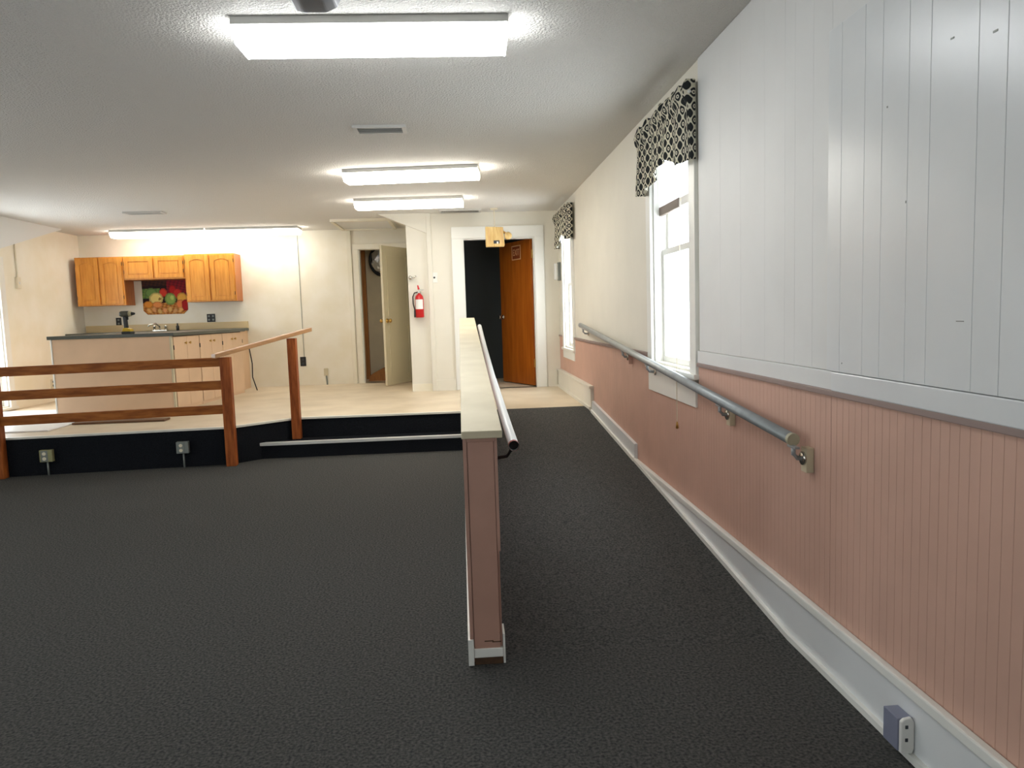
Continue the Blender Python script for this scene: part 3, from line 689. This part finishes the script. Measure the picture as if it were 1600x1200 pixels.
for x in (-0.08, 0.08): G().lathe([(0.018, 0.015), (0.014, 0.05), (0.022, 0.06), (0.018, 0.08)], 10, (x, 0, 0)).build('tap_handle', CHROME, fc, smooth=True)
tag(G().lathe([(0.02, 0), (0.022, 0.06), (0.012, 0.075), (0.012, 0.10), (0.006, 0.105)], 12, (-4.12, 11.25, PH + 0.898)).build('small_bottle', BLACK, smooth=True), 'small dark bottle standing beside the sink faucet', 'bottle')

# cordless drill standing on the worktop
dr = thing('cordless_drill', (-3.80, 8.86, PH + 0.898), -0.15, 'yellow and black cordless drill standing upright on its battery on the worktop', 'drill')
G().box((-0.055, -0.045, 0), (0.055, 0.045, 0.028)).build('battery', BLACK, dr, bevel=0.006)
G().prism([(-0.05, 0.028), (0.05, 0.028), (0.045, 0.055), (0.0, 0.07), (-0.04, 0.065)], 'y', -0.035, 0.035).build('battery_mount', YELL, dr, bevel=0.004)
G().prism([(-0.035, 0.065), (0.005, 0.068), (-0.004, 0.20), (-0.042, 0.20)], 'y', -0.018, 0.018).build('handle', BLACK, dr, bevel=0.005)
G().tube([(-0.075, 0, 0.228), (-0.06, 0, 0.228), (0.03, 0, 0.228)], [0.028, 0.034, 0.034], 16).build('motor_housing', mat('drill_body', rgb(60, 58, 44), .5), dr, smooth=False)
G().tube([(0.028, 0, 0.228), (0.05, 0, 0.228), (0.06, 0, 0.228)], [0.032, 0.030, 0.024], 16).build('clutch_ring', mat('drill_grey', rgb(168, 160, 128), .5), dr)
G().tube([(0.06, 0, 0.228), (0.095, 0, 0.228)], [0.020, 0.012], 14).build('chuck', BLACK, dr)
G().box((-0.004, -0.008, 0.16), (0.014, 0.008, 0.195)).build('trigger', BLACK, dr, bevel=0.003)

# wall outlets and wires
def wall_plate(name, loc, w_, h_, m, label, cat='outlet', nslots=1, rotz=0, slotm=IVORY):
    o = thing(name, loc, rotz, label, cat)
    G().box((-w_ / 2, -0.010, -h_ / 2), (w_ / 2, 0, h_ / 2)).build('plate', m, o, bevel=0.002)
    for k in range(nslots):
        cx = (k - (nslots - 1) / 2) * w_ / nslots
        for dz in (-h_ * .22, h_ * .22):
            G().box((cx - .014, -0.013, dz - .014), (cx + .014, -0.010, dz + .014)).build('socket', slotm, o, bevel=0.002)
    return o
wall_plate('wall_outlet', (-5.06, YB, 1.41), 0.075, 0.12, BLACK, 'black single outlet under the corner oak cabinet', slotm=GREYM)
wall_plate('wall_outlet', (-3.72, YB, 1.425), 0.12, 0.12, BLACK, 'black double outlet under the oak cabinet beside the fruit picture', nslots=2, slotm=GREYM)
o = wall_plate('junction_box', (-2.405, YB, 0.725), 0.085, 0.14, BLACK, 'black outlet box on the cream wall fed by a thin wire from the ceiling', slotm=DARKG)
G().tube([(0.02, -0.006, 0.07), (0.018, -0.006, ZC - 0.725)], 0.0038, 6).build('wire', GREYM, o)
o = thing('floor_conduit', (-2.07, YB - 0.012, PH), 0, 'small capped pipe stub low on the cream wall', 'pipe')
G().tube([(0.01, 0, 0.0), (0.0, 0, 0.16)], 0.011, 8).build('stub', GREYM, o)
G().box((-0.03, -0.02, 0.14), (0.03, 0.012, 0.25)).build('box', CAPW, o, bevel=0.004)
# left wall switch with conduit
o = thing('conduit_switch', (XL, 9.9, 1.86), PI / 2, 'ivory switch box hanging from a thin conduit on the left kitchen wall', 'switch')
G().box((-0.04, -0.03, 0), (0.04, 0, 0.14)).build('box', IVORY, o, bevel=0.004); G().tube([(0, -0.012, 0.14), (0, -0.012, ZC - 1.86)], 0.008, 8).build('conduit', IVORY, o)
G().box((-0.008, -0.036, 0.05), (0.008, -0.03, 0.085)).build('toggle', LABELW, o)
wall_plate('wall_outlet', (XL, 10.5, 0.60), 0.075, 0.12, IVORY, 'ivory outlet low on the left kitchen wall behind the counter', rotz=PI / 2, slotm=GREYM)

# white sheet standing in for daylight on the floor; brown strip before the counter
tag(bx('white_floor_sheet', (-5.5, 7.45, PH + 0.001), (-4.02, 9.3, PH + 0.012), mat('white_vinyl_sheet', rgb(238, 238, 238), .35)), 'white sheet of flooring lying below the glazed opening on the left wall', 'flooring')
tag(bx('floor_board', (-4.0, 7.86, PH + 0.001), (-3.08, 8.02, PH + 0.022), BROWNS, bevel=0.003), 'brown board lying on the platform behind the lowest rail', 'board')
# electrical cord at the cabinet end
tag(G().tube([(-3.0, 10.82, PH + .62), (-2.98, 10.85, PH + .4), (-3.0, 10.9, PH + .2), (-2.96, 10.95, PH + 0.006)], 0.008, 8).build('power_cord', BLACK, smooth=True), 'dark cord hanging down behind the end of the pink cabinets', 'cord')

# ------------------------------------------------------------------ exit wall things
ex = thing('fire_extinguisher', (-0.53, YE - 0.075, 1.335), 0, 'red fire extinguisher with white label hanging on the wall beside the closet', 'extinguisher')
G().lathe([(0.045, 0), (0.056, 0.008), (0.056, 0.24), (0.050, 0.275), (0.030, 0.30), (0.018, 0.305), (0.018, 0.32)], 24).build('cylinder', RED, ex, smooth=True)
prof = []
v = []; f = []
for k in range(11):
    a = -PI / 2 - 0.95 + 1.9 * k / 10
    for z in (0.11, 0.235): v.append((0.0575 * math.cos(a), 0.0575 * math.sin(a), z))
for k in range(10): f.append((2 * k, 2 * k + 2, 2 * k + 3, 2 * k + 1))
lb = obj('label', v, f, LABELW, ex); md = lb.modifiers.new('t', 'SOLIDIFY'); md.thickness = 0.0012
G().box((-0.018, -0.018, 0.315), (0.018, 0.018, 0.345)).build('valve', CHROME, ex, bevel=0.003)
G().prism([(-0.01, 0.345), (0.06, 0.352), (0.064, 0.364), (-0.01, 0.362)], 'y', -0.009, 0.009).build('carry_handle', CHROME, ex)
G().prism([(-0.015, 0.362), (-0.02, 0.42), (-0.005, 0.42), (0.012, 0.366)], 'y', -0.008, 0.008).build('lever', RED, ex)
G().tube([(-0.018, 0, 0.33), (-0.06, -0.01, 0.32), (-0.082, -0.01, 0.27), (-0.080, -0.01, 0.18), (-0.062, -0.01, 0.10)], 0.008, 10).build('hose', BLACK, ex, smooth=True)
G().tube([(-0.062, -0.01, 0.10), (-0.06, -0.01, 0.005)], [0.011, 0.016], 12).build('nozzle', BLACK, ex)
G().box((-0.02, 0.054, 0.18), (0.02, 0.062, 0.34)).build('wall_bracket', CHROME, ex)
o = thing('wall_switch', (-0.325, YE, 1.85), 0, 'white switch plate with a dark centre on the white door wall', 'switch')
G().box((-0.038, -0.012, -0.065), (0.038, 0, 0.065)).build('plate', LABELW, o, bevel=0.003); G().lathe([(0.013, -0.012), (0.013, -0.018), (0.003, -0.019)], 14, (0, 0, 0), 'y').build('button', DARKG, o)
o = thing('metal_hook', (-0.635, YE, 1.855), 0, 'small metal knob hook on the wall above the extinguisher', 'hook')
G().lathe([(0.02, 0), (0.02, -0.01), (0.010, -0.015), (0.010, -0.05), (0.024, -0.06), (0.024, -0.08), (0.004, -0.085)], 14, (0, 0, 0), 'y').build('knob', CHROME, o, smooth=True)
G().tube([(0, -0.05, 0), (0.05, -0.055, 0.004), (0.075, -0.05, 0.02)], 0.009, 8).build('arm', CHROME, o, smooth=True)
o = thing('emergency_light', (XR - 0.001, 9.72, 1.755), 0, 'small grey and white emergency light box in the corner beside the far window', 'light')
G().box((-0.045, -0.05, 0), (0, 0.05, 0.235)).build('housing', GREYM, o, bevel=0.006)
G().box((-0.09, -0.045, 0.01), (-0.045, 0.045, 0.225)).build('lens', LABELW, o, bevel=0.016)
ox = thing('exit_light_box', (0.47, 9.62, 2.20), 0, 'yellowed plastic exit light box hanging from the ceiling before the open door', 'sign')
G().prism([(-0.115, 0.0), (0.115, 0.0), (0.118, 0.02), (0.105, 0.24), (-0.118, 0.25), (-0.118, 0.02)], 'y', -0.05, 0.05).build('housing', YSIGN, ox, bevel=0.006)
G().box((-0.02, -0.054, 0.035), (0.055, -0.05, 0.075)).build('test_window', DARKG, ox)
G().box((0.018, -0.056, 0.035), (0.04, -0.054, 0.06)).build('lamp_indicator', LABELW, ox)
for x in (-0.075, 0.085): G().box((x - .004, -0.053, 0.02), (x + .004, -0.05, 0.23)).build('rib', SIGNT, ox)
G().lathe([(0.022, 0.02), (0.045, 0.0), (0.048, -0.05), (0.040, -0.07), (0.004, -0.075)], 18, (0.165, 0.0, 0.13), 'y').build('lamp_head', YSIGN, ox, smooth=True)
G().tube([(0.10, 0, 0.19), (0.165, 0.01, 0.15)], 0.015, 10).build('lamp_arm', YSIGN, ox)
G().tube([(0.0, 0, 0.24), (0.0, 0, ZC - 2.20)], 0.007, 8).build('hanger_rod', IVORY, ox)
G().lathe([(0.05, ZC - 2.20), (0.05, ZC - 2.215), (0.01, ZC - 2.225)], 16).build('canopy', IVORY, ox)

# ------------------------------------------------------------------ near outlet on the baseboard
o = thing('baseboard_outlet', (XR - 0.047, 2.075, 0.025), 0, 'surface outlet box with grey side and white face on the white baseboard', 'outlet')
G().box((-0.030, -0.045, 0.005), (0.016, 0.030, 0.105)).build('box', BLUEG, o, bevel=0.002)
G().prism([(-0.026, 0.004), (0.008, 0.0), (0.015, 0.015), (0.015, 0.095), (0.006, 0.112), (-0.016, 0.108), (-0.026, 0.10)], 'y', -0.058, -0.045).build('face_plate', LABELW, o, bevel=0.003)
for z in (0.04, 0.08): G().box((-0.014, -0.0605, z), (-0.006, -0.058, z + .010)).build('socket', DARKG, o)

# ------------------------------------------------------------------ ceiling fixtures
def fixture(x, y, rot, label, lens, L=1.22, W_=0.29, h=0.10, watt=None):
    r = thing('ceiling_light', (x, y, ZC), rot, label, 'light')
    G().box((-L / 2 + .004, -W_ / 2 - .004, -0.034), (L / 2 - .004, W_ / 2 + .004, 0.0)).build('base', VENT, r, bevel=0.003)
    wd = W_ / 2
    prof = [(-wd, -0.036), (-wd + .004, -h * .62), (-wd + .045, -h), (wd - .045, -h), (wd - .004, -h * .62), (wd, -0.036)]
    G().prism(prof, 'x', -L / 2 + .012, L / 2 - .012).build('lens', lens, r)
    for s in (-1, 1):
        G().prism([(a * 1.01, b - .001 if b < -.04 else b) for a, b in prof], 'x', s * (L / 2 - .012) - .004, s * (L / 2 - .012) + .004).build('end_plate', lens, r)
    return r
fixture(-0.345, 3.60, -0.01, 'cool white fluorescent ceiling light beside the dark rounded housing', LENS_N)
fixture(-0.39, 6.98, -0.11, 'fluorescent ceiling light between the rectangular vent and the step', LENS_M)
fixture(-0.53, 8.70, -0.06, 'fluorescent ceiling light closest to the attic hatch', LENS_F)
fixture(-4.19, 11.06, 0.0, 'warm fluorescent ceiling light above the fruit picture', LENS_W, L=1.30)
fixture(-2.89, 11.06, 0.0, 'warm fluorescent ceiling light next to the thin wall wire', LENS_W, L=1.28)
def vent(x, y, sx, sy, label, n, dark):
    r = thing('ceiling_vent', (x, y, ZC), 0, label, 'vent')
    for a, b in (((-sx / 2, -sy / 2), (sx / 2, -sy / 2 + .02)), ((-sx / 2, sy / 2 - .02), (sx / 2, sy / 2)), ((-sx / 2, -sy / 2 + .02), (-sx / 2 + .03, sy / 2 - .02)), ((sx / 2 - .03, -sy / 2 + .02), (sx / 2, sy / 2 - .02))):
        G().box((a[0], a[1], -0.018), (b[0], b[1], 0)).build('frame', VENT, r)
    G().box((-sx / 2 + .03, -sy / 2 + .02, -0.004), (sx / 2 - .03, sy / 2 - .02, 0)).build('backing', VENTD, r)
    for k in range(n):
        if dark:
            x0 = -sx / 2 + .03 + (sx - .06) * (k + .5) / n
            G().box((x0 - .003, -sy / 2 + .02, -0.016), (x0 + .003, sy / 2 - .02, -0.004)).build('slat', VENT, r)
        else:
            y0 = -sy / 2 + .02 + (sy - .04) * (k + .5) / n
            o = G().box((-sx / 2 + .03, -0.010, -0.001), (sx / 2 - .03, 0.010, 0.001)).build('slat', VENT, r); o.location = (0, y0, -0.011); o.rotation_euler = (0.6, 0, 0)
vent(-0.515, 5.46, 0.37, 0.19, 'white slatted ceiling vent over the half wall between two fluorescent lights', 6, False)
vent(-3.68, 9.28, 0.44, 0.18, 'white slatted ceiling vent in front of the kitchen lights', 6, False)
vent(0.04, 9.74, 0.54, 0.22, 'dark slotted return air vent in the ceiling before the exit door wall', 22, True)
# dark housing at the top of the picture
dk = thing('dark_ceiling_housing', (-0.53, 3.18, ZC), 0, 'dark grey rounded housing on the ceiling beside the cool white light', 'housing')
G().prism([(-0.095, 0.0), (-0.095, -0.065), (-0.06, -0.075), (0.03, -0.075), (0.075, -0.055), (0.092, -0.02), (0.095, 0.0)], 'y', -0.09, 0.06).build('body', DARKG, dk, bevel=0.008)
G().box((-0.07, -0.07, -0.004), (0.07, 0.04, 0.0)).build('mount_plate', VENT, dk)
